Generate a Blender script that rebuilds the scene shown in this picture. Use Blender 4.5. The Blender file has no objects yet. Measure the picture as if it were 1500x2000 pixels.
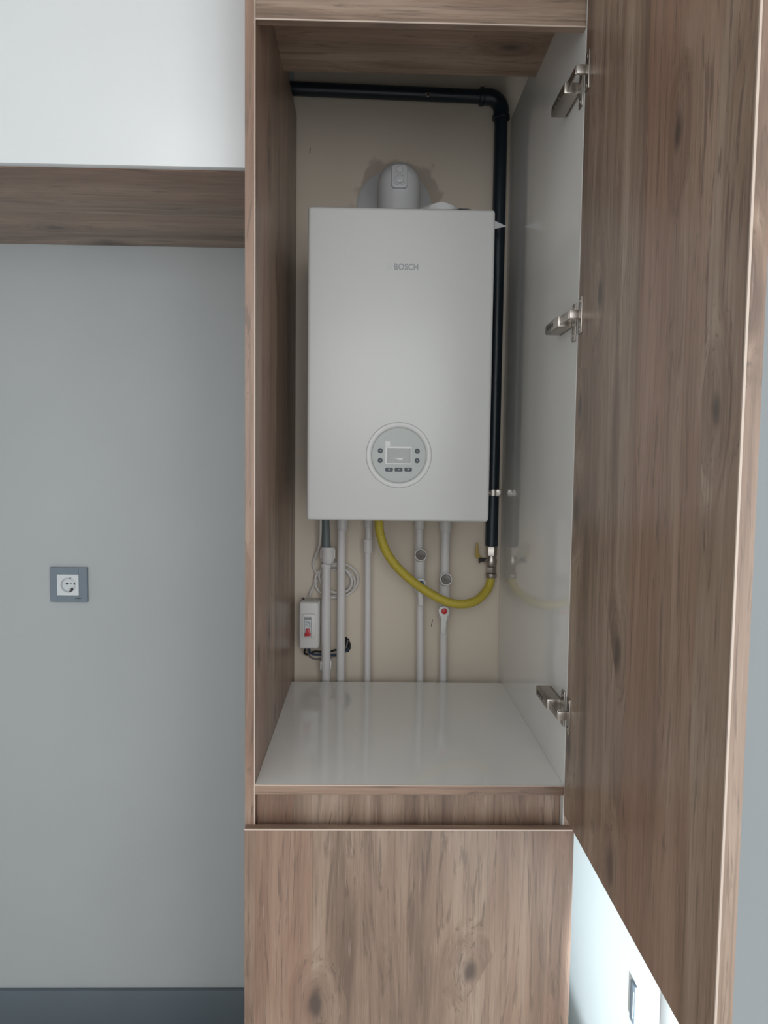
import bpy, bmesh, math, random
from mathutils import Vector, Matrix
random.seed(7)
SC = bpy.context.scene
COL = SC.collection

# ------------------------------------------------------------------ camera
FPX, CX, CY, CZ, PITCH, YAW, ROLL = 1440.65, 0.22005, -1.30730, 1.61421, -0.06772, -0.02006, 0.01259
def cam_axes():
    cp, sp, cy, sy, cr, sr = math.cos(PITCH), math.sin(PITCH), math.cos(YAW), math.sin(YAW), math.cos(ROLL), math.sin(ROLL)
    f = Vector((-sy*cp, cy*cp, sp)); rt = Vector((cy, sy, 0)); up = rt.cross(f)
    return cr*rt + sr*up, -sr*rt + cr*up, f
RT, UP, FW = cam_axes()
CAMP = Vector((CX, CY, CZ))
cd = bpy.data.cameras.new('camera'); cam = bpy.data.objects.new('camera', cd); COL.objects.link(cam)
cd.sensor_fit = 'VERTICAL'; cd.sensor_height = 36.0; cd.lens = FPX*36.0/2000.0; cd.clip_start = 0.02
m = Matrix((RT, UP, -FW)).transposed().to_4x4(); m.translation = CAMP; cam.matrix_world = m
SC.camera = cam

# ------------------------------------------------------------------ light
w = bpy.data.worlds.new('world'); SC.world = w; w.use_nodes = True
bg = w.node_tree.nodes['Background']; bg.inputs[0].default_value = (0.90, 0.965, 1.0, 1); bg.inputs[1].default_value = 0.78
def area(name, loc, target, sx, sy, power, col, spread=180):
    d = bpy.data.lights.new(name, 'AREA'); d.shape = 'RECTANGLE'; d.size = sx; d.size_y = sy
    d.energy = power; d.color = col; d.spread = math.radians(spread)
    o = bpy.data.objects.new(name, d); COL.objects.link(o); o.location = loc
    o.rotation_euler = (Vector(target)-Vector(loc)).to_track_quat('-Z', 'Y').to_euler()
    return o
# soft fill added behind the camera for the interior; glazed balcony door to the right
area('front_fill', (0.35, -3.2, 2.05), (0.25, 0.3, 1.30), 2.4, 1.4, 29, (0.97, 0.985, 1.0))
area('balcony_daylight', (1.5, -2.6, 1.10), (0.1, 0.3, 1.05), 1.3, 2.0, 17, (0.93, 0.97, 1.0))
# added spot on the floor; its bounce brightens the lower door
sp = bpy.data.lights.new('floor_fill', 'SPOT'); sp.energy = 330; sp.color = (1.0, 0.97, 0.93); sp.shadow_soft_size = 0.02
sp.spot_size = math.radians(20); sp.spot_blend = 0.2
po = bpy.data.objects.new('floor_fill', sp); COL.objects.link(po); po.location = (1.6, -2.4, 2.5)
po.rotation_euler = (Vector((.35, -.72, 0))-po.location).to_track_quat('-Z', 'Y').to_euler()
# added spot that brightens the lower right wall, its real source unknown
sl = bpy.data.lights.new('side_wall_fill', 'SPOT'); sl.energy = 300; sl.color = (0.80, 0.93, 1.0); sl.shadow_soft_size = 0.02
sl.spot_size = math.radians(27); sl.spot_blend = 0.12; sl.use_square = True
so = bpy.data.objects.new('side_wall_fill', sl); COL.objects.link(so); so.location = (.455, -1.25, .56)
so.rotation_euler = (Vector((.70, .04, .70))-so.location).to_track_quat('-Z', 'Y').to_euler(); so.scale = (.31, 1, 1)
SC.view_settings.view_transform = 'Standard'; SC.view_settings.look = 'None'
SC.view_settings.gamma = 1.0; SC.view_settings.use_curve_mapping = False
SC.view_settings.exposure = 0.0

# ------------------------------------------------------------------ helpers
def ray(u, v): return FW + RT*((u-750)/FPX) - UP*((v-1000)/FPX)
def at(u, v, Y):                      # photo pixel -> point on the real plane y = Y
    d = ray(u, v); return CAMP + d*((Y-CY)/d.y)
def atx(u, v, X):
    d = ray(u, v); return CAMP + d*((X-CX)/d.x)
def px(n, Y): return n*(Y-CY)/FPX     # pixels -> metres at depth Y

def wpos(o):
    p = Vector((0, 0, 0))
    while o: p += o.location; o = o.parent
    return p
def obj(name, bm, mat, parent=None, label=None, sharp=35, loc=None):
    me = bpy.data.meshes.new(name)
    base = wpos(parent) if parent else Vector((0, 0, 0))
    if loc is None:
        xs = [v.co for v in bm.verts]
        c = Vector([(min(p[i] for p in xs)+max(p[i] for p in xs))/2 for i in range(3)])
        c.z = min(p.z for p in xs)
    else: c = Vector(loc)
    bmesh.ops.translate(bm, verts=bm.verts, vec=-c)
    bmesh.ops.recalc_face_normals(bm, faces=bm.faces)
    bm.to_mesh(me); bm.free()
    for p in me.polygons: p.use_smooth = True
    me.set_sharp_from_angle(angle=math.radians(sharp))
    for mm in (mat if isinstance(mat, (list, tuple)) else [mat]): me.materials.append(mm)
    o = bpy.data.objects.new(name, me); COL.objects.link(o)
    if parent: o.parent = parent
    o.location = c - base
    if label: o['label'] = label
    return o
def thing(name, label, cat, loc, group=None):
    o = bpy.data.objects.new(name, None); COL.objects.link(o); o.location = loc
    o.empty_display_size = 0.05
    return tag(o, label, cat, group)
def tag(o, label, cat, group=None):
    o['label'] = label; o['category'] = cat
    if group: o['group'] = group
    return o
def struct(name, bm, mat, label=None, parent=None):
    o = obj(name, bm, mat, parent); o['kind'] = 'structure'
    if label: o['label'] = label
    return o

def B(): return bmesh.new()
def box(bm, x0, x1, y0, y1, z0, z1, bev=0.0, seg=2):
    r = bmesh.ops.create_cube(bm, size=1.0); vs = r['verts']
    for v in vs:
        v.co = Vector((x0+(v.co.x+.5)*(x1-x0), y0+(v.co.y+.5)*(y1-y0), z0+(v.co.z+.5)*(z1-z0)))
    if bev > 0:
        es = list({e for v in vs for e in v.link_edges})
        bmesh.ops.bevel(bm, geom=es, offset=bev, segments=seg, affect='EDGES', profile=0.5, clamp_overlap=True)
    return bm
def obox(bm, c, ax, ay, az, sx, sy, sz, bev=0.0, seg=2):      # oriented box
    r = bmesh.ops.create_cube(bm, size=1.0); vs = r['verts']
    ax, ay, az = Vector(ax).normalized(), Vector(ay).normalized(), Vector(az).normalized()
    for v in vs:
        p = v.co.copy(); v.co = Vector(c) + ax*(p.x*sx) + ay*(p.y*sy) + az*(p.z*sz)
    if bev > 0:
        es = list({e for v in vs for e in v.link_edges})
        bmesh.ops.bevel(bm, geom=es, offset=bev, segments=seg, affect='EDGES', profile=0.5, clamp_overlap=True)
    return bm
def prism(bm, pts, vec, bev=0.0, seg=2):                      # closed outline extruded along vec
    vs = [bm.verts.new(p) for p in pts]
    f = bm.faces.new(vs)
    r = bmesh.ops.extrude_face_region(bm, geom=[f])
    nv = [g for g in r['geom'] if isinstance(g, bmesh.types.BMVert)]
    bmesh.ops.translate(bm, verts=nv, vec=Vector(vec))
    if bev > 0:
        es = list({e for v in vs+nv for e in v.link_edges})
        bmesh.ops.bevel(bm, geom=es, offset=bev, segments=seg, affect='EDGES', profile=0.5, clamp_overlap=True)
    return bm
def frame_of(d):
    d = d.normalized(); a = Vector((0, 0, 1)) if abs(d.z) < .9 else Vector((1, 0, 0))
    u = d.cross(a).normalized(); return u, d.cross(u).normalized()
def tube(bm, pts, r, n=16, cap=True):                         # sweep, r number or list
    pts = [Vector(p) for p in pts]; N = len(pts)
    rs = r if isinstance(r, (list, tuple)) else [r]*N
    tang = [(pts[min(i+1, N-1)]-pts[max(i-1, 0)]).normalized() for i in range(N)]
    u, v = frame_of(tang[0]); rings = []
    for i in range(N):
        u = (u - tang[i]*u.dot(tang[i])).normalized(); v = tang[i].cross(u)
        rings.append([bm.verts.new(pts[i]+(u*math.cos(2*math.pi*k/n)+v*math.sin(2*math.pi*k/n))*rs[i]) for k in range(n)])
    for i in range(N-1):
        for k in range(n):
            bm.faces.new((rings[i][k], rings[i][(k+1) % n], rings[i+1][(k+1) % n], rings[i+1][k]))
    if cap: bm.faces.new(rings[0][::-1]); bm.faces.new(rings[-1])
    return bm
def lathe(bm, p, d, prof, n=32, capa=True, capb=True, phase=0.0):  # prof: list of (distance along d, radius)
    p = Vector(p); d = Vector(d).normalized(); u, v = frame_of(d); rings = []
    for h, r in prof:
        rings.append([bm.verts.new(p+d*h+(u*math.cos(2*math.pi*k/n+phase)+v*math.sin(2*math.pi*k/n+phase))*r) for k in range(n)])
    for i in range(len(rings)-1):
        for k in range(n):
            bm.faces.new((rings[i][k], rings[i][(k+1) % n], rings[i+1][(k+1) % n], rings[i+1][k]))
    if capa: bm.faces.new(rings[0][::-1])
    if capb: bm.faces.new(rings[-1])
    return bm
def spline(P, per=10):                                        # Catmull-Rom through P
    P = [Vector(p) for p in P]; Q = [2*P[0]-P[1]]+P+[2*P[-1]-P[-2]]; out = []
    for i in range(1, len(Q)-2):
        for k in range(per):
            t = k/per; a, b, c, d = Q[i-1:i+3]
            out.append(.5*((2*b)+(c-a)*t+(2*a-5*b+4*c-d)*t*t+(3*b-a-3*c+d)*t**3))
    out.append(P[-1]); return out
def rrect(x0, x1, z0, z1, r, y, n=6):
    pts = []
    for cx, cz, a0 in ((x1-r, z1-r, 0), (x0+r, z1-r, 90), (x0+r, z0+r, 180), (x1-r, z0+r, 270)):
        for k in range(n+1):
            a = math.radians(a0+90*k/n); pts.append(Vector((cx+r*math.cos(a), y, cz+r*math.sin(a))))
    return pts

# ------------------------------------------------------------------ materials
def new_mat(name):
    m = bpy.data.materials.new(name); m.use_nodes = True
    nt = m.node_tree; b = nt.nodes['Principled BSDF']
    return m, nt, b
def N(nt, t, **kw):
    n = nt.nodes.new(t)
    for k, v in kw.items(): setattr(n, k, v)
    return n
def plain(name, col, rough=.5, metal=0.0, bump=0.0, bscale=200.0, var=0.04, spec=.5, coat=0.0):
    m, nt, b = new_mat(name)
    tc = N(nt, 'ShaderNodeTexCoord'); no = N(nt, 'ShaderNodeTexNoise'); no.inputs['Scale'].default_value = 6.0
    no.inputs['Detail'].default_value = 4
    nt.links.new(tc.outputs['Object'], no.inputs['Vector'])
    cr = N(nt, 'ShaderNodeValToRGB')
    cr.color_ramp.elements[0].position = .3; cr.color_ramp.elements[1].position = .7
    cr.color_ramp.elements[0].color = tuple(c*(1-var) for c in col)+(1,)
    cr.color_ramp.elements[1].color = tuple(min(1, c*(1+var)) for c in col)+(1,)
    nt.links.new(no.outputs['Fac'], cr.inputs['Fac']); nt.links.new(cr.outputs['Color'], b.inputs['Base Color'])
    b.inputs['Roughness'].default_value = rough; b.inputs['Metallic'].default_value = metal
    b.inputs['Specular IOR Level'].default_value = spec; b.inputs['Coat Weight'].default_value = coat
    if bump > 0:
        n2 = N(nt, 'ShaderNodeTexNoise'); n2.inputs['Scale'].default_value = bscale; n2.inputs['Detail'].default_value = 3
        nt.links.new(tc.outputs['Object'], n2.inputs['Vector'])
        bp = N(nt, 'ShaderNodeBump'); bp.inputs['Strength'].default_value = bump; bp.inputs['Distance'].default_value = .002
        nt.links.new(n2.outputs['Fac'], bp.inputs['Height']); nt.links.new(bp.outputs['Normal'], b.inputs['Normal'])
    return m

def wood(name, axis, seed, rough=.34, knots=True):
    """walnut-look laminate, grain along world axis 'x','y' or 'z'"""
    m, nt, b = new_mat(name); L = nt.links.new
    g = N(nt, 'ShaderNodeNewGeometry')
    mp = N(nt, 'ShaderNodeMapping'); mp.inputs['Location'].default_value = (seed*1.7, seed*.9, seed*2.3)
    L(g.outputs['Position'], mp.inputs['Vector'])
    def stretch(across, along):
        s = [across]*3; s['xyz'.index(axis)] = along
        q = N(nt, 'ShaderNodeVectorMath', operation='MULTIPLY'); q.inputs[1].default_value = s
        L(mp.outputs['Vector'], q.inputs[0]); return q.outputs[0]
    def noise(vec, scale, det=4, rough_=.55, dist=0.0):
        n = N(nt, 'ShaderNodeTexNoise'); n.inputs['Scale'].default_value = scale; n.inputs['Detail'].default_value = det
        n.inputs['Roughness'].default_value = rough_; n.inputs['Distortion'].default_value = dist
        L(vec, n.inputs['Vector']); return n.outputs['Fac']
    def mathn(op, a, bb, c=None, clamp=False):
        n = N(nt, 'ShaderNodeMath', operation=op); n.use_clamp = clamp
        for i, x in enumerate((a, bb, c)):
            if x is None: continue
            if isinstance(x, (int, float)): n.inputs[i].default_value = x
            else: L(x, n.inputs[i])
        return n.outputs[0]
    def smooth(v, a, bq, lo=0.0, hi=1.0):
        n = N(nt, 'ShaderNodeMapRange', interpolation_type='SMOOTHSTEP')
        L(v, n.inputs[0]); n.inputs[1].default_value = a; n.inputs[2].default_value = bq
        n.inputs[3].default_value = lo; n.inputs[4].default_value = hi; return n.outputs[0]
    def mix(fac, a, bq, blend='MIX'):
        n = N(nt, 'ShaderNodeMix', data_type='RGBA', blend_type=blend)
        if isinstance(fac, (int, float)): n.inputs[0].default_value = fac
        else: L(fac, n.inputs[0])
        for i, x in ((6, a), (7, bq)):
            if isinstance(x, tuple): n.inputs[i].default_value = x+(1,)
            else: L(x, n.inputs[i])
        return n.outputs[2]
    # knots: sparse cells, elongated along the grain; the rings of the figure bend around them
    vk = N(nt, 'ShaderNodeTexVoronoi'); vk.inputs['Scale'].default_value = 1.0; 
    spx = N(nt, 'ShaderNodeSeparateXYZ'); L(mp.outputs['Vector'], spx.inputs[0])
    other = [k for k in 'XYZ' if k.lower() != axis]
    acr = mathn('ADD', spx.outputs[other[0]], spx.outputs[other[1]])
    pl2 = N(nt, 'ShaderNodeCombineXYZ'); L(mathn('MULTIPLY', acr, 8.0), pl2.inputs[0]); L(mathn('MULTIPLY', spx.outputs[axis.upper()], 4.2), pl2.inputs[1])
    vk.voronoi_dimensions = '2D'; L(pl2.outputs[0], vk.inputs['Vector'])
    sep = N(nt, 'ShaderNodeSeparateColor'); L(vk.outputs['Color'], sep.inputs[0])
    pick = mathn('GREATER_THAN', sep.outputs[0], 0.68)
    wob = noise(stretch(30, 14), 1.0, 3)
    kd = mathn('ADD', vk.outputs['Distance'], mathn('MULTIPLY', mathn('SUBTRACT', wob, .5), .16))
    knot = mathn('MULTIPLY', smooth(kd, .03, .14, 1, 0), pick)
    halo = mathn('MULTIPLY', smooth(kd, .05, .5, 1, 0), pick)
    # broad figure
    warp = noise(stretch(7, 1.1), 1.0, 2)
    add = N(nt, 'ShaderNodeVectorMath', operation='ADD'); L(stretch(9, .55), add.inputs[0])
    cmb = N(nt, 'ShaderNodeCombineXYZ'); wv = mathn('ADD', mathn('MULTIPLY', warp, 1.5), mathn('MULTIPLY', halo, .38))
    for i in range(3): L(wv, cmb.inputs[i])
    L(cmb.outputs[0], add.inputs[1])
    fig = noise(add.outputs[0], 1.6, 5, .6)
    veins = noise(add.outputs[0], 11.0, 4, .6)
    fine = noise(stretch(230, 4.5), 1.0, 3, .6)
    pore = noise(stretch(520, 16), 1.0, 2, .5)
    # staves about 11 cm wide, each with its own tone
    st = mathn('FLOOR', mathn('ADD', mathn('MULTIPLY', acr, 9.5), mathn('MULTIPLY', noise(stretch(4, .8), 1.0, 1), .5)), 0)
    wn = N(nt, 'ShaderNodeTexWhiteNoise', noise_dimensions='1D'); L(st, wn.inputs['W'])
    cr = N(nt, 'ShaderNodeValToRGB'); e = cr.color_ramp.elements
    e[0].position = .34; e[0].color = (.165, .108, .079, 1)
    e[1].position = .68; e[1].color = (.425, .315, .240, 1)
    x = e.new(.50); x.color = (.300, .204, .148, 1)
    L(fig, cr.inputs['Fac'])
    c = mix(mathn('MULTIPLY', mathn('SUBTRACT', wn.outputs['Value'], .35), .75, clamp=True), cr.outputs['Color'], (.36, .190, .130))
    c = mix(smooth(veins, .55, .66, 0, .55), c, (.115, .078, .060))
    c = mix(smooth(veins, .34, .22, 0, .35), c, (.52, .40, .31))
    c = mix(smooth(fine, .45, .72, 0, .42), c, (.130, .088, .066))
    c = mix(smooth(pore, .60, .80, 0, .30), c, (.58, .48, .40))
    if knots:
        c = mix(mathn('MULTIPLY', halo, .30), c, (.205, .140, .105))
        c = mix(mathn('MULTIPLY', knot, .80), c, (.075, .055, .047))
    L(c, b.inputs['Base Color'])
    b.inputs['Roughness'].default_value = rough
    bp = N(nt, 'ShaderNodeBump'); bp.inputs['Strength'].default_value = .12; bp.inputs['Distance'].default_value = .001
    L(fine, bp.inputs['Height']); L(bp.outputs['Normal'], b.inputs['Normal'])
    return m

M = {}
M['wood_v'] = wood('walnut_laminate_upright', 'z', 1.0)
M['wood_v2'] = wood('walnut_laminate_door', 'z', 4.3)
M['wood_side'] = wood('walnut_laminate_side', 'z', 7.9)
M['wood_h'] = wood('walnut_laminate_across', 'x', 2.2)
M['wood_edge_v'] = wood('walnut_edging_upright', 'z', 9.1, knots=False)
M['wood_edge_h'] = wood('walnut_edging_across', 'x', 5.1, knots=False)
M['edge'] = plain('pale_edge_band', (.62, .50, .42), .4)
M['mel'] = plain('white_melamine', (.86, .85, .825), .07, var=.01)
M['gloss'] = plain('white_lacquer', (.83, .845, .85), .30, var=.01)
M['casing'] = plain('boiler_enamel', (.59, .59, .577), .28, var=.008)
M['plastic'] = plain('white_plastic', (.74, .73, .71), .4, var=.02)
M['pp'] = plain('white_pipe_plastic', (.72, .70, .69), .38, var=.02)
M['flue'] = plain('flue_plastic', (.62, .62, .63), .42, var=.02)
M['ring'] = plain('ring_plastic', (.63, .63, .62), .3, var=.01)
M['panelgrey'] = plain('panel_grey', (.43, .455, .44), .38, var=.01)
M['screen'] = plain('screen_film', (.27, .27, .262), .12, var=.02)
M['button'] = plain('button_rubber', (.022, .032, .045), .4)
M['glyph'] = plain('glyph_white', (.62, .68, .72), .5)
M['letter'] = plain('letter_grey', (.30, .31, .32), .35, var=.02)
M['emblem'] = plain('emblem_grey', (.55, .56, .57), .3, var=.02)
M['blackpipe'] = plain('black_pipe_paint', (.012, .022, .032), .36, bump=.15, bscale=90)
M['chrome'] = plain('chrome', (.46, .42, .38), .33, metal=1.0, var=.05)
M['steel'] = plain('nickel_steel', (.46, .42, .38), .34, metal=1.0, var=.05)
M['darksteel'] = plain('dark_steel', (.09, .085, .08), .4, metal=.6)
M['lever'] = plain('mustard_lever', (.42, .29, .06), .4)
M['hose_y'] = plain('yellow_hose', (.56, .45, .055), .42, var=.06)
M['hose_g'] = plain('grey_hose', (.16, .19, .20), .45)
M['capgrey'] = plain('grey_cap', (.20, .18, .17), .35, var=.1)
M['red'] = plain('red_plastic', (.55, .03, .04), .35)
M['blue'] = plain('blue_plastic', (.02, .09, .25), .35)
M['black'] = plain('black_rubber', (.012, .012, .014), .5)
M['bluewire'] = plain('blue_wire', (.03, .06, .12), .45)
M['greywire'] = plain('grey_wire', (.22, .20, .19), .5)
M['cable'] = plain('white_cable', (.70, .67, .64), .42)
M['paper'] = plain('paper', (.80, .81, .82), .7)
M['sockgrey'] = plain('socket_frame_grey', (.195, .24, .285), .4, var=.02)
M['sockwhite'] = plain('socket_white', (.72, .75, .76), .35, var=.01)
M['hole'] = plain('dark_hole', (.015, .015, .015), .9)
M['skirt'] = plain('grey_skirting', (.125, .155, .18), .5, var=.03)
M['ceil'] = plain('ceiling_paint', (.80, .80, .79), .8)
M['greypaint'] = plain('grey_wall_paint', (.31, .335, .345), .6, var=.01)
M['leftpaint'] = plain('pale_wall_paint', (.70, .71, .70), .6, var=.01)
M['sidewall'] = plain('side_wall_paint', (.80, .82, .82), .6, var=.01)
M['under'] = wood('walnut_laminate_underside', 'x', 6.4)

def wall_material():
    m, nt, b = new_mat('back_wall_paint'); L = nt.links.new
    g = N(nt, 'ShaderNodeNewGeometry'); sp = N(nt, 'ShaderNodeSeparateXYZ'); L(g.outputs['Position'], sp.inputs[0])
    n1 = N(nt, 'ShaderNodeTexNoise'); n1.inputs['Scale'].default_value = 3.0; L(g.outputs['Position'], n1.inputs['Vector'])
    # one wall: grey in the niche, warmth of wood-bounced light painted in behind the cabinet
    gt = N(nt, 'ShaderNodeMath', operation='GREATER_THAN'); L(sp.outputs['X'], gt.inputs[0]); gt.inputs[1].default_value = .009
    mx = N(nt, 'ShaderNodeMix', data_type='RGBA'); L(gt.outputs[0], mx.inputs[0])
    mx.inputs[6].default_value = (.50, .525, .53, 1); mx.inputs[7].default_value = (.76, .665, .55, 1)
    # plaster smears around the flue opening
    fc = at(772, 388, .7157)
    d = N(nt, 'ShaderNodeVectorMath', operation='DISTANCE'); L(g.outputs['Position'], d.inputs[0]); d.inputs[1].default_value = fc
    n2 = N(nt, 'ShaderNodeTexNoise'); n2.inputs['Scale'].default_value = 17.0; n2.inputs['Detail'].default_value = 3; L(g.outputs['Position'], n2.inputs['Vector'])
    ad = N(nt, 'ShaderNodeMath', operation='MULTIPLY_ADD'); L(n2.outputs['Fac'], ad.inputs[0]); ad.inputs[1].default_value = -.13; L(d.outputs['Value'], ad.inputs[2])
    mr = N(nt, 'ShaderNodeMapRange', interpolation_type='SMOOTHSTEP'); L(ad.outputs[0], mr.inputs[0])
    mr.inputs[1].default_value = .035; mr.inputs[2].default_value = .052; mr.inputs[3].default_value = .55; mr.inputs[4].default_value = 0
    mx2 = N(nt, 'ShaderNodeMix', data_type='RGBA'); L(mr.outputs[0], mx2.inputs[0]); L(mx.outputs[2], mx2.inputs[6])
    mx2.inputs[7].default_value = (.36, .29, .24, 1)
    mx3 = N(nt, 'ShaderNodeMix', data_type='RGBA', blend_type='MULTIPLY'); mx3.inputs[0].default_value = .10
    L(mx2.outputs[2], mx3.inputs[6]); L(n1.outputs['Fac'], mx3.inputs[7])
    L(mx3.outputs[2], b.inputs['Base Color']); b.inputs['Roughness'].default_value = .6
    n3 = N(nt, 'ShaderNodeTexNoise'); n3.inputs['Scale'].default_value = 120; L(g.outputs['Position'], n3.inputs['Vector'])
    bp = N(nt, 'ShaderNodeBump'); bp.inputs['Strength'].default_value = .06; bp.inputs['Distance'].default_value = .002
    L(n3.outputs['Fac'], bp.inputs['Height']); L(bp.outputs['Normal'], b.inputs['Normal'])
    return m
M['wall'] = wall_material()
def floor_material():
    m, nt, b = new_mat('grey_floor_tile'); L = nt.links.new
    g = N(nt, 'ShaderNodeNewGeometry'); br = N(nt, 'ShaderNodeTexBrick'); L(g.outputs['Position'], br.inputs['Vector'])
    br.inputs['Scale'].default_value = 1.0; br.offset = 0; br.inputs['Brick Width'].default_value = .6; br.inputs['Row Height'].default_value = .6
    br.inputs['Mortar Size'].default_value = .003
    br.inputs['Color1'].default_value = (.58, .56, .53, 1); br.inputs['Color2'].default_value = (.60, .58, .55, 1); br.inputs['Mortar'].default_value = (.2, .2, .2, 1)
    L(br.outputs['Color'], b.inputs['Base Color']); b.inputs['Roughness'].default_value = .35
    return m
M['floor'] = floor_material()

# ------------------------------------------------------------------ setting
WY = .7157          # face of the back wall
CEILZ = 2.80
RW = .70            # face of the right wall
struct('floor', box(B(), -2.2, 2.2, -3.6, WY+.12, -.10, 0), M['floor'], 'floor')
struct('ceiling', box(B(), -2.2, 2.2, -3.6, WY+.12, CEILZ, CEILZ+.1), M['ceil'], 'white ceiling')
WB = struct('wall_back', box(B(), -2.2, RW+.12, WY, WY+.12, 0, CEILZ), M['wall'], 'back wall, grey in the niche, coloured with warm bounced light behind the cabinet')
RC = -.30           # the side wall turns a corner here and runs off to the right
struct('wall_right', box(B(), RW, RW+.12, RC+.12, WY, 0, CEILZ), M['sidewall'], 'white side wall beyond the open door')
struct('wall_return', box(B(), RW, 2.2, RC, RC+.12, 0, CEILZ), M['greypaint'], 'grey wall past the corner behind the open door')
struct('wall_left', box(B(), -1.42, -1.30, -3.6, WY, 0, CEILZ), M['leftpaint'], 'unseen pale wall added left of the niche to shape the side light')  # out of view, added to temper the light reaching the open door
struct('baseboard_back', box(B(), -2.2, -.003, WY-.014, WY, 0, .108, .003), M['skirt'], 'grey baseboard')
struct('trim_1', box(B(), RW-.0012, RW, RC, -.183, .0, CEILZ-.001, .0003), M['sidewall'], 'raised panel edge on the side wall')

# ------------------------------------------------------------------ tall cabinet
W, D, PT = .600, .700, .018
SHZ = 1.027
TC = thing('tall_cabinet', 'tall walnut cabinet with its upper door wide open around a wall boiler', 'cabinet', (.3, .35, 0))
def side(x0, x1, mat):
    prof = [(.0, 0), (D, 0), (D, 2.520), (.44, 2.520), (.44, CEILZ-.004), (.0, CEILZ-.004)]
    return prism(B(), [Vector((x0, y, z)) for y, z in prof], (x1-x0, 0, 0), .0006, 1)
ls = obj('side_panel', side(0, PT, M['wood_side']), M['wood_side'], TC, 'left side panel in walnut laminate')
obj('front_edge', box(B(), .0002, PT-.0016, -.0012, 0, .10, CEILZ-.005), M['wood_edge_v'], ls)
obj('edge_line', box(B(), PT-.0016, PT+.0002, -.0013, .0, .10, CEILZ-.005), M['edge'], ls, 'pale edge line')
rs = obj('side_panel', side(W-PT, W, M['mel']), M['mel'], TC, 'right side panel with a glossy white inner face')
obj('front_edge', box(B(), W-PT+.0016, W-.0002, -.0012, 0, .10, CEILZ-.005), M['wood_edge_v'], rs, 'walnut front edge')
# fascia, ceiling board
fz = 2.3601
fa = obj('fascia', box(B(), PT, W-PT, 0, .018, fz, CEILZ-.004, .0005, 1), M['wood_h'], TC, 'walnut fascia with grain running across')
obj('edge_line', box(B(), PT, W-PT, -.0006, .0012, fz-.0006, fz+.0016), M['edge'], fa, 'pale edge line')
obj('top_board', box(B(), PT, W-PT, .018, .40, 2.478, 2.496, .0005, 1), M['under'], TC, 'dark walnut top board')
# shelf under the boiler
sh = obj('shelf', box(B(), PT, W-PT, 0, .6273, SHZ-PT, SHZ, .0006, 1), M['mel'], TC, 'glossy white shelf board')
obj('front_edge', box(B(), PT, W-PT, -.0012, 0, SHZ-PT, SHZ-.0014), M['wood_edge_h'], sh, 'walnut front edge')
obj('edge_line', box(B(), PT, W-PT, -.0013, .0003, SHZ-.0014, SHZ+.0002), M['edge'], sh, 'pale edge line')
obj('recess_board', box(B(), PT+.0006, W-PT-.0006, .022, .040, .80, SHZ-PT, .0004, 1), M['wood_v'], TC, 'recessed walnut board behind the finger grip')
obj('plinth', box(B(), PT, W-PT, .05, .068, 0, .10), M['wood_h'], TC)
obj('back_rail', box(B(), PT, W-PT, .60, .618, .10, .20), M['mel'], TC)
# lower door
zd = .9522
ld = obj('door', box(B(), .002, .598, -.0195, -.0012, .105, zd, .0008, 2), M['wood_v'], TC, 'closed lower door in walnut laminate')
obj('top_edge', box(B(), .0025, .5975, -.0175, -.0015, zd, zd+.0008), M['wood_edge_h'], ld)
obj('edge_line', box(B(), .002, .598, -.0198, -.0175, zd-.0012, zd+.0010), M['edge'], ld, 'pale edge line')
# upper door, swung open at a right angle
DX0, DX1, DY0, DY1, DZ0 = .5775, .5957, -.5990, -.0200, .9825
ud = obj('door', box(B(), DX0, DX1, DY0, DY1, DZ0, CEILZ-.03, .0006, 1), M['wood_v2'], TC, 'open upper door seen from its inner side')
obj('free_edge', box(B(), DX0+.0018, DX1-.0005, DY0-.0012, DY0, DZ0, CEILZ-.03), M['wood_edge_v'], ud, 'walnut edge strip nearest the camera')
obj('edge_line', box(B(), DX0-.0004, DX0+.0020, DY0-.0014, DY0+.0008, DZ0, CEILZ-.03), M['edge'], ud, 'pale edge line')
# three concealed hinges
def hinge(z, tilt):
    h = obj('hinge', hinge_arm(z, tilt), M['steel'], TC, 'steel concealed hinge')
    bm = B()                                                        # cross shaped plate screwed to the side panel
    box(bm, .5790, .5818, .006, .026, z-.036, z+.030, .003)
    box(bm, .5780, .5820, .010, .110, z-.010, z+.010, .002)
    for dz in (-.026, .021):
        lathe(bm, (.5792, .016, z+dz), (-1, 0, 0), [(0, .004), (.0015, .004), (.0018, .003)], 14)
    obj('mounting_plate', bm, M['steel'], h)
    bm = B()                                                        # cup flange let into the door
    box(bm, DX0-.0022, DX0+.0004, -.0445, -.024, z-.031, z+.031, .001)
    for dz in (-.024, .024):
        lathe(bm, (DX0-.002, -.034, z+dz), (-1, 0, 0), [(0, .004), (.001, .004), (.0013, .003)], 14)
    obj('cup_plate', bm, M['steel'], h)
    bm = B(); box(bm, .5560, .5585, -.036, .030, z-.0065, z+.0085, .001)
    box(bm, .5570, DX0-.002, -.040, -.033, z-.0065, z+.0085, .001)
    obj('link', bm, M['chrome'], h, 'bright hinge link')
    bm = B()
    for y in (.062, .078, .094):
        lathe(bm, (.5525, y, z+.001), (-1, 0, 0), [(-.001, .0045), (.0008, .0045), (.0008, .002), (0, .002)], 14)
    obj('adjusting_screw', bm, M['darksteel'], h)
def hinge_arm(z, tilt):
    bm = B()
    prism(bm, [Vector((.5525, y, zz)) for y, zz in ((.022, z-.009), (.022, z+.010), (.060, z+.0105), (.112, z+.0095), (.116, z+.006), (.116, z-.006), (.112, z-.009), (.060, z-.0095))], (.0255, 0, 0), .0012)
    return bm
for z in (2.270, 1.868, 1.170): hinge(z, 0)

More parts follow.
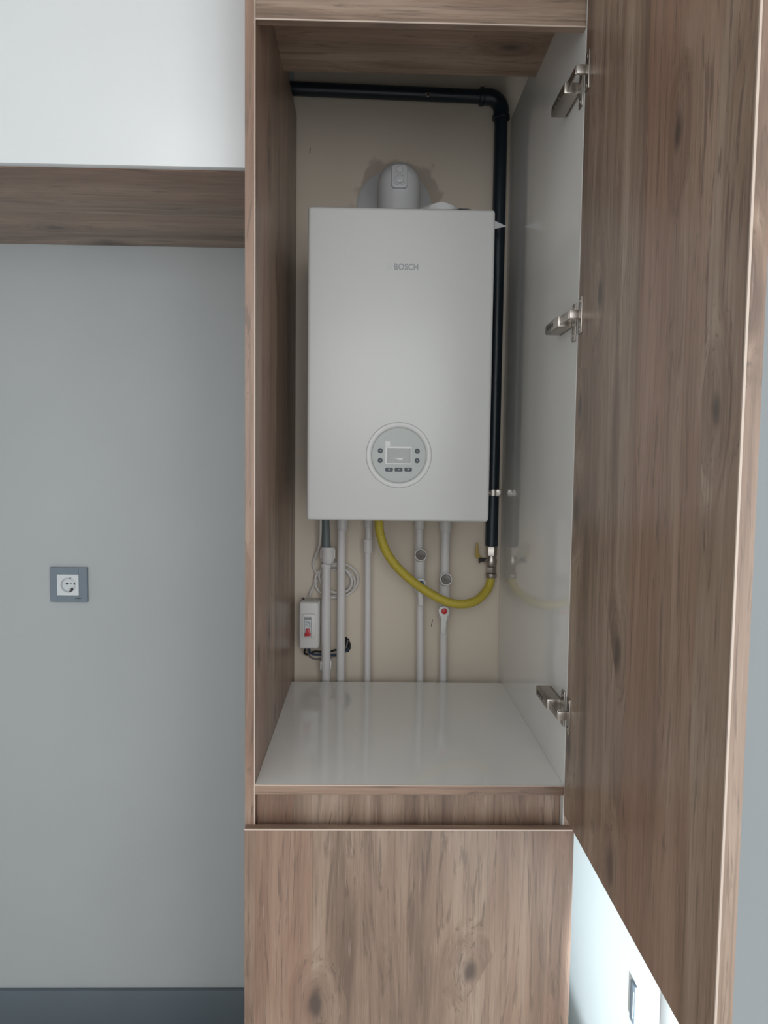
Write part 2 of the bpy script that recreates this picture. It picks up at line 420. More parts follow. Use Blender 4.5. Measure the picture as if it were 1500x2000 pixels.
# ------------------------------------------------------------------ overhead cabinet in the niche
OC = thing('overhead_cabinet', 'white fronted overhead cabinet above the niche left of the tall cabinet', 'cabinet', (-.6, .45, 2.18))
oz = 2.180
obj('body', box(B(), -1.25, -.003, .193, WY-.002, oz, 2.74, .0006, 1), M['under'], OC, 'walnut underside and carcass')
obj('door', box(B(), -.622, -.006, .172, .1915, oz+.001, 2.735, .0012), M['gloss'], OC, 'glossy white door')
obj('door', box(B(), -1.25, -.626, .172, .1915, oz+.001, 2.735, .0012), M['gloss'], OC, 'glossy white door')

# ------------------------------------------------------------------ boiler
BX0, BX1, BY, BZ0, BZ1 = .0828, .4828, .3027, 1.4851, 2.1555
BO = thing('wall_boiler', 'white wall boiler with round control panel hanging inside the tall cabinet', 'boiler', (.2828, .5, BZ0))
cs = obj('casing', box(B(), BX0+.003, BX1-.003, BY+.030, .668, BZ0+.004, BZ1-.003, .006, 3), M['casing'], BO)
bm = B(); box(bm, BX0, BX1, BY, BY+.032, BZ0, BZ1, .0075, 4)
fr = obj('front_cover', bm, M['casing'], BO)
obj('wall_bracket', box(B(), BX0+.04, BX1-.04, .668, WY-.001, BZ1-.16, BZ1-.05), M['darksteel'], BO)
# control panel
pc = at(779, 889, BY)
def disc(bm, c, prof, n=64): return lathe(bm, c, (0, -1, 0), prof, n)
cp = obj('control_panel', disc(B(), pc, [(-.001, .0590), (.0022, .0590), (.0028, .0582)], 72), M['panelgrey'], BO, 'round grey control panel')
bm = B()
lathe(bm, pc, (0, -1, 0), [(-.001, .0602), (.0006, .0602), (.0020, .0612), (.0030, .0640), (.0032, .0672), (.0024, .0705), (.0004, .0718), (-.001, .0718)], 72, False, False)
obj('outer_ring', bm, M['ring'], cp)
bm = B(); lathe(bm, pc, (0, -1, 0), [(.0, .0588), (.0010, .0588), (.0010, .0604), (.0, .0604)], 72, False, False)
obj('seam', bm, M['letter'], cp)
def zpx(u, v): return at(700+u/9.375, 810+v/9.375, BY)
def panel_rect(u0, v0, u1, v1, r, y0, t, bev=0.0):
    a = zpx(u0, v1); c = zpx(u1, v0)
    return prism(B(), rrect(a.x, c.x, a.z, c.z, r, y0), (0, t, 0), bev, 1)
yf = BY-.0028
bm = B(); a = zpx(488, 906); c = zpx(972, 584)
di = zpx(525, 882); dj = zpx(957, 618)
for (x0, x1, z0, z1) in ((a.x, di.x, a.z, c.z), (dj.x, c.x, a.z, c.z), (di.x, dj.x, a.z, di.z), (di.x, dj.x, dj.z, c.z)):
    box(bm, x0, x1, yf-.0012, yf+.001, z0, z1)
sf = obj('screen_frame', bm, M['ring'], cp)
sc = obj('screen', box(B(), di.x, dj.x, yf-.0003, yf+.001, di.z, dj.z), M['screen'], cp, 'blank grey screen')
bm = B()
for s, g in (((di.x, di.x+.0016, di.z, dj.z)), 0), ((dj.x-.0016, dj.x, di.z, dj.z), 0), ((di.x, dj.x, di.z, di.z+.0007), 0):
    box(bm, s[0], s[1], yf-.0006, yf+.0005, s[2], s[3])
obj('screen_shadow_gap', bm, M['letter'], sc)
bm = B(); prism(bm, [zpx(u, v)+Vector((0, yf-.0006-BY, 0)) for u, v in ((630, 785), (700, 792), (790, 795), (820, 780), (800, 835), (700, 812))], (0, .0004, 0))
obj('film_crease', bm, M['ring'], sc)
obj('sticker', panel_rect(495, 492, 580, 575, .0006, yf-.0003, .0008), M['ring'], cp, 'small pale sticker')
glyphs = {0: [(-8, -8, 8, 0), (-6, 2, 6, 8)], 1: [(-10, -3, 12, 2), (4, -10, 9, 4)], 2: [(-8, 4, 9, 8), (2, -8, 8, 2)], 3: [(-8, -6, -3, 6), (0, -6, 9, 6)]}
for k, (u, v) in enumerate(((401, 660), (399, 838), (1077, 668), (1073, 843))):
    c = zpx(u, v); c.y = yf
    bt = obj('round_button', disc(B(), c, [(-.001, .0053), (.0009, .0053), (.0014, .0046)], 28), M['button'], cp)
    bm = B()
    for g in glyphs[k]:
        p = zpx(u+g[0], v+g[3]); q = zpx(u+g[2], v+g[1]); box(bm, p.x, q.x, yf-.0017, yf-.0012, min(p.z, q.z), max(p.z, q.z))
    obj('button_symbol', bm, M['glyph'], bt)
for k, (u0, u1) in enumerate(((490, 632), (664, 806), (838, 980))):
    bt = obj('flat_button', panel_rect(u0, 972, u1, 1036, .0028 if k != 1 else .0008, yf-.0012, .0018, .0003), M['button'], cp)
    um = (u0+u1)/2; bm = B()
    gl = [[(-14, -14, -6, 14), (4, -14, 12, 14)], [(-16, 0, 16, 10), (4, -10, 14, 0)], [(-16, -14, 20, -8), (-4, -8, 2, 14), (8, 4, 20, 10)]][k]
    for g in gl:
        p = zpx(um+g[0], 1004+g[3]); q = zpx(um+g[2], 1004+g[1]); box(bm, p.x, q.x, yf-.0016, yf-.0010, min(p.z, q.z), max(p.z, q.z))
    obj('button_symbol', bm, M['glyph'], bt)
# lettering on the front cover
def text_mesh(s, height, depth):
    cu = bpy.data.curves.new('text', 'FONT'); cu.body = s; cu.size = 1.0; cu.extrude = 0.0; cu.space_character = 1.06
    cu.offset = .022
    o = bpy.data.objects.new('text', cu); COL.objects.link(o)
    dg = bpy.context.evaluated_depsgraph_get(); me = bpy.data.meshes.new_from_object(o.evaluated_get(dg))
    bm = B(); bm.from_mesh(me); bpy.data.objects.remove(o); bpy.data.meshes.remove(me); bpy.data.curves.remove(cu)
    xs = [v.co.x for v in bm.verts]; ys = [v.co.y for v in bm.verts]
    for v in bm.verts: v.co = Vector(((v.co.x-min(xs))/(max(xs)-min(xs)), 0, (v.co.y-min(ys))/(max(ys)-min(ys))))
    r = bmesh.ops.extrude_face_region(bm, geom=bm.faces[:])
    bmesh.ops.translate(bm, verts=[g for g in r['geom'] if isinstance(g, bmesh.types.BMVert)], vec=(0, -1, 0))
    return bm
def place_text(s, p0, p1, depth):
    bm = text_mesh(s, 1, 1)
    for v in bm.verts: v.co = Vector((p0.x+v.co.x*(p1.x-p0.x), p0.y+v.co.y*depth, p0.z+v.co.z*(p1.z-p0.z)))
    return bm
obj('lettering', place_text('BOSCH', at(770, 527.5, BY), at(817, 515.5, BY), .0008), M['letter'], fr, 'grey brand lettering')
ec = at(759, 520.5, BY); bm = B()
lathe(bm, ec, (0, -1, 0), [(0, .0070), (.0006, .0070), (.0006, .0079), (0, .0079)], 32, False, False)
for s in (-1, 1): box(bm, ec.x+s*.0030-.0007, ec.x+s*.0030+.0007, BY-.0006, BY, ec.z-.0056, ec.z+.0056)
box(bm, ec.x-.003, ec.x+.003, BY-.0006, BY, ec.z-.0009, ec.z+.0009)
obj('emblem', bm, M['emblem'], fr, 'faint round emblem beside the lettering')

# ------------------------------------------------------------------ flue
FY = .580; fx = at(779, 380, FY).x; ftop = at(779, 320, FY).z; FR = .0530
FL = thing('flue_elbow', 'white flue elbow with inspection cap rising from the boiler into the wall', 'flue', (fx, FY, BZ1))
zc = ftop-FR
bm = B(); prof = [(0, FR), (zc-BZ1, FR)]+[(zc-BZ1+FR*math.sin(math.radians(a)), FR*math.cos(math.radians(a))) for a in range(8, 89, 8)]
lathe(bm, (fx, FY, BZ1), (0, 0, 1), prof, 48)
lathe(bm, (fx, FY, zc), (0, 1, 0), [(0, FR-.0005), (WY-FY, FR-.0005)], 48)
obj('elbow', bm, M['flue'], FL)
obj('collar', lathe(B(), (fx, FY, BZ1-.004), (0, 0, 1), [(0, FR+.004), (.022, FR+.004), (.025, FR)], 40), M['flue'], FL)
obj('wall_flange', lathe(B(), (fx-.008, WY, zc-.012), (0, -1, 0), [(0, .101), (.004, .101), (.010, .092), (.016, .060)], 56), M['flue'], FL)
ip = at(778, 350, FY-FR)
ph = math.radians(7); nrm = Vector((0, -math.cos(ph), math.sin(ph))); upv = Vector((0, math.sin(ph), math.cos(ph)))
pcn = Vector((fx-.001, FY, zc))+nrm*(FR+.0035)-upv*.0045
def fpl(x, y, h=0): return pcn+Vector((x, 0, 0))+upv*y+nrm*h
bm = B(); prism(bm, [fpl(p.x, p.z) for p in rrect(-.0190, .0190, -.0285, .0285, .009, 0)], -nrm*.028, .0012)
pl = obj('inspection_plate', bm, M['flue'], FL)
bm = B()
lathe(bm, fpl(0, .0150), nrm, [(-.001, .0082), (.003, .0082), (.0042, .0068)], 28)
lathe(bm, fpl(.0005, -.0085), nrm, [(-.001, .0150), (.0025, .0150), (.0025, .0124), (.0006, .0122), (.0006, .0102), (.0042, .0098), (.0052, .0080)], 36)
obj('inspection_cap', bm, M['flue'], pl)

# ------------------------------------------------------------------ leaflet on the boiler, paper corner
bm = B(); rows = []
for j in range(13):
    t = j/12; u = 810+t*(922-810)
    h = .0225*max(0, 1-abs(t-.48)/.50)**.85
    b0 = at(u, 404, .315); bx_ = .40+(t-.5)*.10
    rows.append([Vector((b0.x, .313, BZ1+.0006+(.0035*max(0, (t-.55)/.45) if t < .97 else 0))), Vector((b0.x, .331, BZ1+.0008+h)), Vector((b0.x, .352, BZ1+.0009+h*.95)), Vector(((b0.x+bx_)/2, .40, BZ1+.001+h*.35)), Vector((bx_, .47, BZ1+.0012))])
for off in (0, .0006):
    vv = [[bm.verts.new(p+Vector((0, 0, off))) for p in r] for r in rows]
    for j in range(12):
        for k in range(4): bm.faces.new((vv[j][k], vv[j+1][k], vv[j+1][k+1], vv[j][k+1]))
bmesh.ops.remove_doubles(bm, verts=bm.verts, dist=1e-6)
tag(obj('leaflet', bm, M['paper']), 'curled white paper leaflet lying on top of the boiler', 'paper')
p = [at(u, v, .60) for u, v in ((955, 428), (966, 431), (990, 442), (966, 447), (955, 449))]
tag(obj('paper_slip', prism(B(), p, (0, .0008, 0)), M['paper']), 'pointed white paper corner sticking out at the right side of the boiler', 'paper')

# ------------------------------------------------------------------ black gas pipe
GY, GX, GR = .683, .5535, .0170
ztop = 2.5690
GP = thing('gas_pipe', 'black steel gas pipe running across the top and down right of the boiler', 'pipe', (GX, GY, at(959, 1066, GY).z))
zbot = at(959, 1066, GY).z
obj('pipe', tube(B(), [(.0005, GY, ztop+.010), (GX-.045, GY, ztop)], GR, 28), M['blackpipe'], GP, 'horizontal black pipe')
obj('pipe', tube(B(), [(GX, GY, ztop-.045), (GX, GY, zbot)], GR, 28), M['blackpipe'], GP, 'upright black pipe')
bm = B(); pts = [Vector((GX-.055, GY, ztop)), Vector((GX-.040, GY, ztop))]
for k in range(1, 10):
    a = math.pi/2*k/9; pts.append(Vector((GX-.036+.036*math.sin(a), GY, ztop-.036+.036*math.cos(a))))
pts.append(Vector((GX, GY, ztop-.052)))
tube(bm, pts, GR+.0035, 28)
lathe(bm, (GX-.058, GY, ztop), (1, 0, 0), [(0, GR+.004), (.002, GR+.006), (.010, GR+.006), (.013, GR+.003)], 28)
lathe(bm, (GX, GY, ztop-.058), (0, 0, 1), [(0, GR+.004), (.002, GR+.006), (.010, GR+.006), (.013, GR+.003)], 28)
obj('elbow_fitting', bm, M['blackpipe'], GP)
c = at(836, 186, GY-GR); bm = B()
lathe(bm, (c.x, GY-GR+.003, c.z), (0, -1, 0), [(0, .0045), (.005, .0045), (.007, .003)], 8)
box(bm, c.x-.008, c.x+.008, GY-GR-.0015, GY-GR+.004, c.z+.002, c.z+.007, .001)
obj('clip_screw', bm, M['chrome'], GP, 'bright clip screw')
c = at(966, 962, GY); bm = B()
lathe(bm, (GX, GY, c.z-.008), (0, 0, 1), [(0, GR+.0005), (0, GR+.002), (.016, GR+.002), (.016, GR+.0005)], 28, False, False)
box(bm, GX+GR-.004, GX+GR+.0035, GY-.014, GY-.009, c.z-.008, c.z+.008, .0008)
box(bm, GX+.006, GX+GR+.004, GY-.024, GY-.013, c.z-.009, c.z+.009, .001)
lathe(bm, (GX+.012, GY-.024, c.z), (0, -1, 0), [(0, .004), (.006, .004), (.006, .002)], 6)
lathe(bm, (GX-.012, GY-.014, c.z), (-.3, -1, 0), [(0, .0035), (.005, .0035)], 6)
box(bm, GX-.010, GX+.010, GY+GR-.002, WY-.0005, c.z-.006, c.z+.006)
obj('pipe_clamp', bm, M['chrome'], GP, 'bright steel pipe clamp')

# gas valve with mustard lever
vx, vy = GX+.0005, GY
def vz(y): return at(959, y, GY).z
GV = thing('gas_valve', 'nickel gas valve with mustard lever below the black pipe', 'valve', (vx, vy, vz(1128)))
bm = B(); lathe(bm, (vx, vy, vz(1086)), (0, 0, 1), [(0, .0125), (.002, .0145), (vz(1067)-vz(1086)-.001, .0150), (vz(1066)-vz(1086), .0135)], 6, phase=.3)
obj('upper_nut', bm, M['chrome'], GV)
bm = B(); lathe(bm, (vx, vy, vz(1106)), (0, 0, 1), [(0, .0115), (.004, .0140), (.014, .0155), (.022, .0140), (vz(1085)-vz(1106), .0120)], 32)
tube(bm, [(vx, vy, vz(1094)), (vx-.034, vy-.010, vz(1093))], .0062, 16)
obj('body', bm, M['chrome'], GV)
bm = B(); lathe(bm, (vx, vy, vz(1119)), (0, 0, 1), [(0, .0130), (.002, .0145), (.016, .0145), (.018, .0125)], 6, phase=.1)
obj('lower_nut', bm, M['chrome'], GV)
bm = B(); lathe(bm, (vx, vy, vz(1128)), (0, 0, 1), [(0, .0148), (.001, .0155), (.011, .0155), (.012, .0135)], 24)
obj('hose_nut', bm, M['steel'], GV)
bm = B()
def vq(u, v, Y=GY-.012): return at(560+u/3, 980+v/3, Y)
prism(bm, [vq(*q) for q in ((1105, 300), (1108, 262), (1111, 242), (1117, 236), (1122, 242), (1124, 270), (1126, 300), (1130, 310), (1140, 322), (1148, 330), (1146, 340), (1132, 345), (1120, 332), (1106, 326))], (0, .004, 0), .0012)
obj('lever', bm, M['lever'], GV, 'mustard yellow lever')
bm = B(); c = vq(1138, 338); lathe(bm, (c.x-.004, GY-.016, c.z), (1, .25, 0), [(-.002, .005), (.003, .006), (.007, .006), (.016, .0045)], 6)
lathe(bm, vq(1130, 350, GY-.014), (-.3, -1, -.4), [(0, .0035), (.004, .003)], 8)
obj('lever_bolt', bm, M['darksteel'], GV)

# yellow hose
hp = [((541, 100), .585), ((541, 125), .588), ((548, 190), .592), ((580, 285), .598), ((640, 375), .603), ((730, 460), .606), ((820, 525), .606), ((910, 574), .608), ((980, 596), .612), ((1050, 598), .622), ((1112, 578), .640), ((1160, 534), .662), ((1188, 488), .678), ((1197, 440), .683)]
pts = [at(560+u/3, 980+v/3, Y) for (u, v), Y in hp]; pts[-1] = Vector((vx, vy, vz(1128.5)))
pts[0].z = BZ0+.03
pts = spline(pts, 26)
rr = []
L_ = 0; acc = [0]
for i in range(1, len(pts)): L_ += (pts[i]-pts[i-1]).length; acc.append(L_)
fine = []
nn = int(L_/.0006); j = 0
for k in range(nn+1):
    s = L_*k/nn
    while j < len(acc)-2 and acc[j+1] < s: j += 1
    t = (s-acc[j])/max(1e-9, acc[j+1]-acc[j]); fine.append(pts[j].lerp(pts[j+1], t)); rr.append(.0115+.0003*math.sin(s/.0030*2*math.pi))
YH = obj('gas_hose', tube(B(), fine, rr, 18), M['hose_y'], sharp=80)
tag(YH, 'yellow ribbed gas hose looping from the boiler to the gas valve', 'hose')

# ------------------------------------------------------------------ white water pipes
PY = .672
def zz(v, Y=PY): return at(720, 980+v/3, Y).z
def xx(u, v, Y=PY): return at(560+u/3, 980+v/3, Y).x
ZS = SHZ-.20
def pipe_run(bm, segs, Y=PY, n=24):
    """segs: (left px, right px, top, bottom) in the enlarged view -> cylinders with softened rims"""
    for (l, r, t, b) in segs:
        x = (xx(l, t, Y)+xx(r, t, Y))/2; rad = (xx(r, t, Y)-xx(l, t, Y))/2
        z1 = zz(t, Y); z0 = zz(b, Y) if b is not None else None
        lathe(bm, (x, Y, z0), (0, 0, 1), [(0, rad-.0012), (.0012, rad), (z1-z0-.0012, rad), (z1-z0, rad-.0012)], n)
def straight(bm, top, bot, r, n=24): return tube(bm, [top, bot], r, n)
def pline(u_top, v_top, u_bot, v_bot, w_, Y=PY, down=True):
    """upright pipe through two sighted centres, carried on down to below the shelf board"""
    a = at(560+u_top/3, 980+v_top/3, Y); b = at(560+u_bot/3, 980+v_bot/3, Y)
    d = (b-a).normalized()
    if down: b = a+d*((a.z-ZS)/-d.z)
    return tube(B(), [a, b], px(w_/6, Y), 24)
def up(bm_segs): bm = B(); pipe_run(bm, bm_segs); return bm

# 1 condensate drain: grey hose into a white funnel trap and waste pipe
x1 = xx(230, 600); P1 = thing('waste_pipe', 'white waste pipe fed by a grey hose, beside the breaker box', 'pipe', (x1, PY, ZS))
a = at(560+228/3, 980+90/3, PY-.01); b = at(560+232/3, 980+275/3, PY-.01)
obj('grey_hose', tube(B(), [a, (a+b)/2, b], [px(21/3, PY), px(23/3, PY), px(26/3, PY)], 24), M['hose_g'], P1, 'slate grey drain hose')
c = at(560+241/3, 980+370/3, PY-.006); zt = zz(265); bm = B()
lathe(bm, (c.x, PY-.008, c.z), (0, 0, 1), [(0, .004), (.003, .012), (.009, .0165), (.020, .0180), (zt-c.z-.004, .0182), (zt-c.z-.002, .0190), (zt-c.z, .0186), (zt-c.z-.001, .0150), (zt-c.z-.012, .0145)], 32)
for s in (-1, 1): box(bm, c.x+s*.0185-.0012, c.x+s*.0185+.0012, PY-.014, PY-.004, c.z+.018, zt-.006, .0006)
obj('funnel', bm, M['pp'], P1)
obj('collar', up([(199, 263, 364, 386)]), M['pp'], P1)
obj('pipe', pline(231, 380, 230, 1055, 54), M['pp'], P1)
bm = B(); zq = zz(958)
box(bm, x1-px(16, PY)/2-.003, x1-px(16, PY)/2+.0005, PY-.010, WY-.0005, zq-.012, zq+.012, .001)
box(bm, x1+px(18, PY)/2-.0005, x1+px(18, PY)/2+.004, PY-.010, WY-.0005, zq-.010, zq+.014, .001)
box(bm, x1-.012, x1+.014, PY+.014, WY-.0005, zq-.012, zq+.012)
obj('pipe_clip', bm, M['plastic'], P1)
# 2, 3 plain pipes
P2 = thing('heating_pipe', 'straight white heating pipe crossing in front of the coiled cable', 'pipe', (xx(322, 600), PY, ZS))
bm = pline(322, 90, 316, 1055, 50); obj('pipe', bm, M['pp'], P2)
obj('collar', up([(293, 358, 90, 160), (297, 355, 158, 172)]), M['pp'], P2)
P3 = thing('water_pipe', 'thin white water pipe left of the yellow hose, with a raised socket joint', 'pipe', (xx(474, 600), PY, ZS))
obj('pipe', pline(475, 250, 472, 1055, 40), M['pp'], P3)
obj('riser', up([(455, 505, 90, 150), (460, 500, 148, 228)]), M['pp'], P3)
obj('collar', up([(449, 503, 218, 292), (453, 499, 288, 302)]), M['pp'], P3)
# 4, 5 pipes with a filter plug and a lever stopcock
def valve_pipe(name, label, uc, upper, plug, neck, handle, lower, dot, dotname, bend):
    th = thing(name, label, 'pipe', (xx(uc, 800), PY, ZS))
    obj('riser', up(upper), M['pp'], th)
    bm = B(); pu, pv = plug
    x = xx(uc, pv); zp = zz(pv)
    lathe(bm, (x, PY, zz(neck[1])), (0, 0, 1), [(0, .0135), (.004, .0150), ((zz(neck[0])-zz(neck[1]))*.55, .0150), ((zz(neck[0])-zz(neck[1]))*.62, .0160), (zz(neck[0])-zz(neck[1])-.003, .0160), (zz(neck[0])-zz(neck[1]), .0145)], 32)
    d = Vector((.06, -1, .30)).normalized(); f = at(560+pu/3, 980+pv/3, PY-.034)
    lathe(bm, f-d*.034, d, [(0, .0150), (.024, .0165), (.034, .0168), (.0355, .0160), (.0355, .0140), (.034, .0138)], 36, True, True)
    bd = obj('filter_body', bm, M['pp'], th)
    bm = B(); lathe(bm, f-d*.0015, d, [(0, .0137), (.0016, .0137), (.0030, .0118), (.0026, .0100), (.0026, .0)], 32, True, False)
    sd = d.cross(Vector((0, 0, 1))).normalized(); ud_ = sd.cross(d)
    obox(bm, f+d*.0015-ud_*.003, sd, ud_, d, .012, .0026, .003, .0006)
    obj('filter_plug', bm, M['capgrey'], bd, 'dark grey slotted plug')
    hu, hv = handle
    hz = zz(hv); bm = B()
    hx = xx(hu, hv)
    lathe(bm, (x, PY, hz-.022), (0, 0, 1), [(0, .0135), (.006, .0150), (.016, .0165), (.028, .0165), (.038, .0150), (.050, .0145)], 32)
    lathe(bm, (hx, PY, hz), (0, -1, 0), [(0, .0130), (.026, .0130), (.028, .0110)], 28)
    vb = obj('valve_body', bm, M['pp'], th)
    hY = PY-.039
    def q(u, v): return at(560+u/3, 980+v/3, hY)
    pts = []
    for k in range(17):
        an = math.radians(-35+250*k/16); pts.append(q(hu+32*math.cos(an), hv-30*math.sin(an)))
    e = handle_end = bend
    pts += [q(hu-16, hv+45), q(hu-14+e, hv+115), q(hu-8+e, hv+131), q(hu+6+e, hv+132), q(hu+12+e, hv+124), q(hu+11+e, hv+110), q(hu+15, hv+88), q(hu+13, hv+70), q(hu+18, hv+50), q(hu+22, hv+30)]
    hd = obj('lever_handle', prism(B(), pts, (0, .009, 0), .0016), M['plastic'], vb)
    if dotname == 'blue': pts2 = 16
    bm = B(); c = q(hu+2, hv); lathe(bm, (c.x, hY+.002, c.z), (0, -1, 0), [(0, .0078), (.004, .0078), (.0052, .0058), (.0052, 0)], 24, True, False)
    obj('lever_button', bm, M[dotname], hd, dotname+' button')
    obj('pipe', pline(lower[0], lower[1], lower[2], 1055, lower[3]), M['pp'], th)
valve_pipe('cold_water_pipe', 'white water pipe whose lever stopcock carries a blue button behind the yellow hose', 780,
           [(748, 808, 90, 156), (754, 801, 150, 285)], (785, 312), (275, 440), (784, 478), (782, 500, 781, 44), None, 'blue', 2)
valve_pipe('hot_water_pipe', 'white water pipe whose lever stopcock carries a red button under the hose', 926,
           [(894, 968, 90, 160), (899, 962, 156, 172), (904, 958, 166, 415)], (934, 455), (410, 590), (921, 641), (919, 660, 915, 45), None, 'red', -4)

# ------------------------------------------------------------------ breaker box, cable, wires
BBY = .645
b0 = at(583.5, 1268, BBY); b1 = at(623, 1176, BBY)
BB = thing('breaker_box', 'small white breaker box with red switch on the back wall, left of the pipes', 'switch box', ((b0.x+b1.x)/2, WY-.03, b0.z))
obj('housing', box(B(), b0.x+.002, b1.x+.001, BBY+.018, WY-.0005, b0.z+.003, b1.z-.001, .003), M['plastic'], BB)
cv = obj('cover', box(B(), b0.x, b1.x, BBY, BBY+.024, b0.z, b1.z, .007, 4), M['plastic'], BB)
def bq(u, v, Y=BBY): return at(560+u/3, 980+v/3, Y)
a = bq(92, 800); c = bq(171, 656)
fp = obj('raised_frame', prism(B(), rrect(a.x, c.x, a.z, c.z, .006, BBY-.0055), (0, .0085, 0), .0010), M['plastic'], cv)
a = bq(102, 792); c = bq(146, 674)
bk = obj('breaker', box(B(), a.x, c.x, BBY-.0058, BBY+.002, a.z, c.z), M['letter'], cv, 'breaker switch in its window')
a2 = bq(105, 790); c2 = bq(143, 690)
obj('breaker_face', box(B(), a2.x, c2.x, BBY-.0068, BBY-.002, a2.z, c2.z, .0008), M['sockwhite'], bk)
bm = B()
for (u0, v0, u1, v1) in ((110, 697, 138, 699), (110, 701, 138, 703), (110, 705, 136, 707), (110, 712, 124, 714), (110, 717, 122, 719), (110, 722, 124, 724), (110, 735, 120, 737), (125, 734, 134, 736), (126, 739, 132, 741)):
    p = bq(u0, v1); q = bq(u1, v0); box(bm, p.x, q.x, BBY-.0071, BBY-.0064, p.z, q.z)
for cxp in (130, 139):                                            # the two round letters of the conformity mark
    cc = bq(cxp+2, 718); pts = []
    for k in range(11):
        an = math.radians(65+230*k/10); pts.append(Vector((cc.x+.0042*math.cos(an)*.8, BBY-.0070, cc.z+.0048*math.sin(an))))
    tube(bm, pts, .0006, 6)
cc = bq(139, 718); box(bm, cc.x-.002, cc.x+.0028, BBY-.0072, BBY-.0064, cc.z-.0005, cc.z+.0005)
obj('printing', bm, M['letter'], bk)
bm = B()
prism(bm, [bq(u, v, BBY-.011) for u, v in ((105, 790), (139, 789), (140, 772), (135, 768), (135, 745), (110, 745), (110, 768), (105, 772))], (0, .008, 0), .0008)
obj('toggle', bm, M['red'], bk, 'red toggle')
c = at(560+97/3, 980+560/3, .68); bm = B(); lathe(bm, (c.x, .685, b1.z-.001), (0, 0, 1), [(0, .003), (.005, .003), (.006, .002)], 12)
obj('top_screw', bm, M['darksteel'], BB)

CY0 = .690
def cq(u, v, Y=CY0): return at(560+u/5.88, 1000+v/5.88, Y)
CB = thing('power_cable', 'white power cable coiled on the wall behind the two left pipes', 'cable', cq(570, 990))
def cable(name, pts, r=.0036):
    obj(name, tube(B(), spline([cq(u, v, Y) for u, v, Y in pts], 10), r, 10), M['cable'], CB)
cable('lead', [(388, 60, .66), (390, 150, .66), (388, 260, .665), (375, 390, .68), (335, 500, .70), (306, 590, .705), (318, 660, .705), (352, 715, .702), (392, 752, .698), (430, 800, .694)])
cable('lead', [(264, 972, .69), (272, 935, .698), (292, 890, .704), (312, 845, .704), (352, 770, .70)])
random.seed(3)
for (ux, uy, rx, ry, rot_, dY) in ((572, 785, 248, 196, -6, .000), (552, 800, 232, 178, 8, .006), (562, 770, 195, 150, 25, -.004), (538, 812, 200, 150, -14, .010)):
    pts = []
    for k in range(37):
        an = 2*math.pi*k/36; X = rx*math.cos(an); Z = ry*math.sin(an); r0 = math.radians(rot_)
        pts.append((ux+X*math.cos(r0)-Z*math.sin(r0), uy+X*math.sin(r0)+Z*math.cos(r0), .7000+dY+.002*math.sin(an*2)))
    cable('coil', pts)

WR = thing('supply_wires', 'dark supply wires running from the breaker box into a hole in the wall', 'wires', cq(300, 1690, .70))
def wire(mat, pts, r, lab):
    obj('wire', tube(B(), spline([cq(u, v, Y) for u, v, Y in pts], 10), r, 8), M[mat], WR, lab)
wire('black', [(215, 1570, .68), (205, 1595, .68), (202, 1615, .685), (218, 1634, .69), (245, 1632, .695), (285, 1615, .70), (330, 1602, .70), (380, 1606, .70), (450, 1612, .70), (520, 1598, .70), (570, 1585, .70), (650, 1592, .70), (700, 1570, .702), (725, 1530, .705), (715, 1490, .712)], .0026, 'black wire')
wire('bluewire', [(262, 1570, .68), (262, 1600, .685), (280, 1625, .69), (320, 1637, .695), (380, 1638, .70), (450, 1636, .70), (540, 1640, .70), (620, 1630, .70), (680, 1600, .70), (712, 1560, .704), (722, 1510, .712)], .0028, 'blue wire')
wire('greywire', [(240, 1570, .68), (246, 1610, .69), (262, 1655, .70), (300, 1680, .705), (360, 1688, .706), (430, 1680, .706), (520, 1660, .705), (610, 1640, .705), (670, 1590, .705), (690, 1530, .708), (700, 1470, .712)], .0024, 'grey wire')
bm = B(); random.seed(11); pts = []
for k in range(26):
    an = 2*math.pi*k/26; rr_ = random.uniform(.82, 1.12)
    pts.append(cq(690+46*rr_*math.cos(an), 1525+92*rr_*math.sin(an), WY-.0008))
prism(bm, pts, (0, .0006, 0)); obj('cable_hole', bm, M['hole'], WB, 'ragged dark cable hole')
bm = B()
for (u0, v0, u1, v1) in ((845, 1210, 842, 1224), (606, 288, 605, 300)):
    p, q = at(u0, v0, WY-.0005), at(u1, v1, WY-.0005); tube(bm, [p, q], .0009, 6)
obj('scuff_marks', bm, M['darksteel'], WB)

# ------------------------------------------------------------------ sockets
def sq(u, v, Y): return at(70+u/11.54, 1080+v/11.54, Y)
SY = WY-.010
s0, s1 = sq(326, 1102, SY), sq(1148, 330, SY)
SK = thing('wall_socket', 'grey framed round socket on the niche wall left of the tall cabinet', 'socket', ((s0.x+s1.x)/2, WY, s0.z))
i0, i1 = sq(487, 950, SY), sq(966, 487, SY)
bm = B()
for (xa, xb, za, zb_) in ((s0.x, i0.x, s0.z, s1.z), (i1.x, s1.x, s0.z, s1.z), (i0.x, i1.x, s0.z, i0.z), (i0.x, i1.x, i1.z, s1.z)):
    box(bm, xa, xb, SY, WY-.0003, za, zb_, .0006, 1)
fr_ = obj('frame', bm, M['sockgrey'], SK, 'slate grey frame')
cc = sq(735, 722, SY); bm = B()
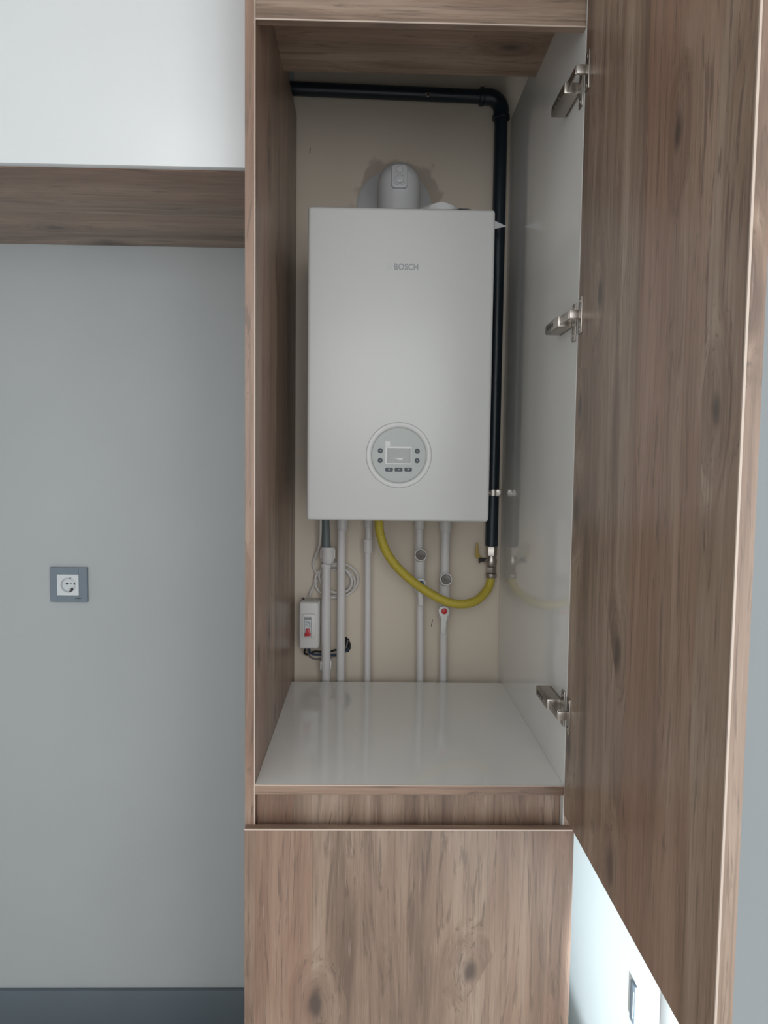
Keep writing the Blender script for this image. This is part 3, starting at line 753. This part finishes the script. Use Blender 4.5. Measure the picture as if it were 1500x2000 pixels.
# insert plate with a round well cut into it
n = 48; R1 = px(178/11.54, SY); outer = []; ring = []
for k in range(n):
    an = 2*math.pi*k/n; dx, dz = math.cos(an), math.sin(an)
    s = 1/max(abs(dx), abs(dz)); hx, hz = (i1.x-i0.x)/2, (i1.z-i0.z)/2
    outer.append(Vector(((i0.x+i1.x)/2+dx*s*hx, SY-.0015, (i0.z+i1.z)/2+dz*s*hz)))
    ring.append((dx, dz))
vo = [bm.verts.new(p) for p in outer]; vob = [bm.verts.new(p+Vector((0, .006, 0))) for p in outer]
prev = [bm.verts.new((cc.x+R1*d[0], SY-.0015, cc.z+R1*d[1])) for d in ring]
for k in range(n):
    bm.faces.new((vo[k], vo[(k+1) % n], prev[(k+1) % n], prev[k])); bm.faces.new((vo[k], vob[k], vob[(k+1) % n], vo[(k+1) % n]))
for rad, yy in ((R1*.97, SY-.003), (R1*.93, SY-.003), (R1*.90, SY+.0085)):
    cur = [bm.verts.new((cc.x+rad*d[0], yy, cc.z+rad*d[1])) for d in ring]
    for k in range(n): bm.faces.new((prev[k], prev[(k+1) % n], cur[(k+1) % n], cur[k]))
    prev = cur
bm.faces.new(prev)
ins = obj('insert', bm, M['sockwhite'], SK, 'white insert with round well')
bm = B()
for (u, v, r) in ((702, 692, 26), (876, 692, 25), (787, 692, 16)):
    c = sq(u, v, SY+.008); lathe(bm, (c.x, SY+.0088, c.z), (0, -1, 0), [(0, px(r/11.54, SY)), (.0012, px(r/11.54, SY))], 20)
obj('pin_holes', bm, M['darksteel'], ins)
for quad in (((735, 588), (752, 556), (775, 546), (800, 562), (812, 590), (772, 580)), ((722, 892), (760, 860), (775, 800), (808, 800), (812, 850), (770, 890))):
    obj('earth_clip', prism(B(), [sq(u, v, SY-.002) for u, v in quad], (0, .010, 0)), M['darksteel'], ins)
a, c = sq(885, 1030, SY), sq(1020, 1016, SY)
obj('maker_mark', box(B(), a.x, c.x, SY-.0004, SY+.001, a.z, c.z), M['darksteel'], fr_)

# slim plate on the bright side wall
q0 = atx(1233, 1986, RW); q1 = atx(1245, 1930, RW)
zt = atx(1234, 1908, RW).z; zb = atx(1232, 1985, RW).z
y0, y1 = q1.y, q0.y
WS = thing('wall_plate', 'slim grey socket plate on the bright side wall below the open door', 'socket', (RW, (y0+y1)/2, zb))
pf = obj('frame', box(B(), RW-.0040, RW-.0003, y0, y1, zb, zt, .0010), M['sockgrey'], WS, 'slate grey frame')
obj('insert', box(B(), RW-.0046, RW-.003, y0+.005, y0+.009, zb+.012, zt-.012, .0003), M['sockwhite'], WS, 'white insert')
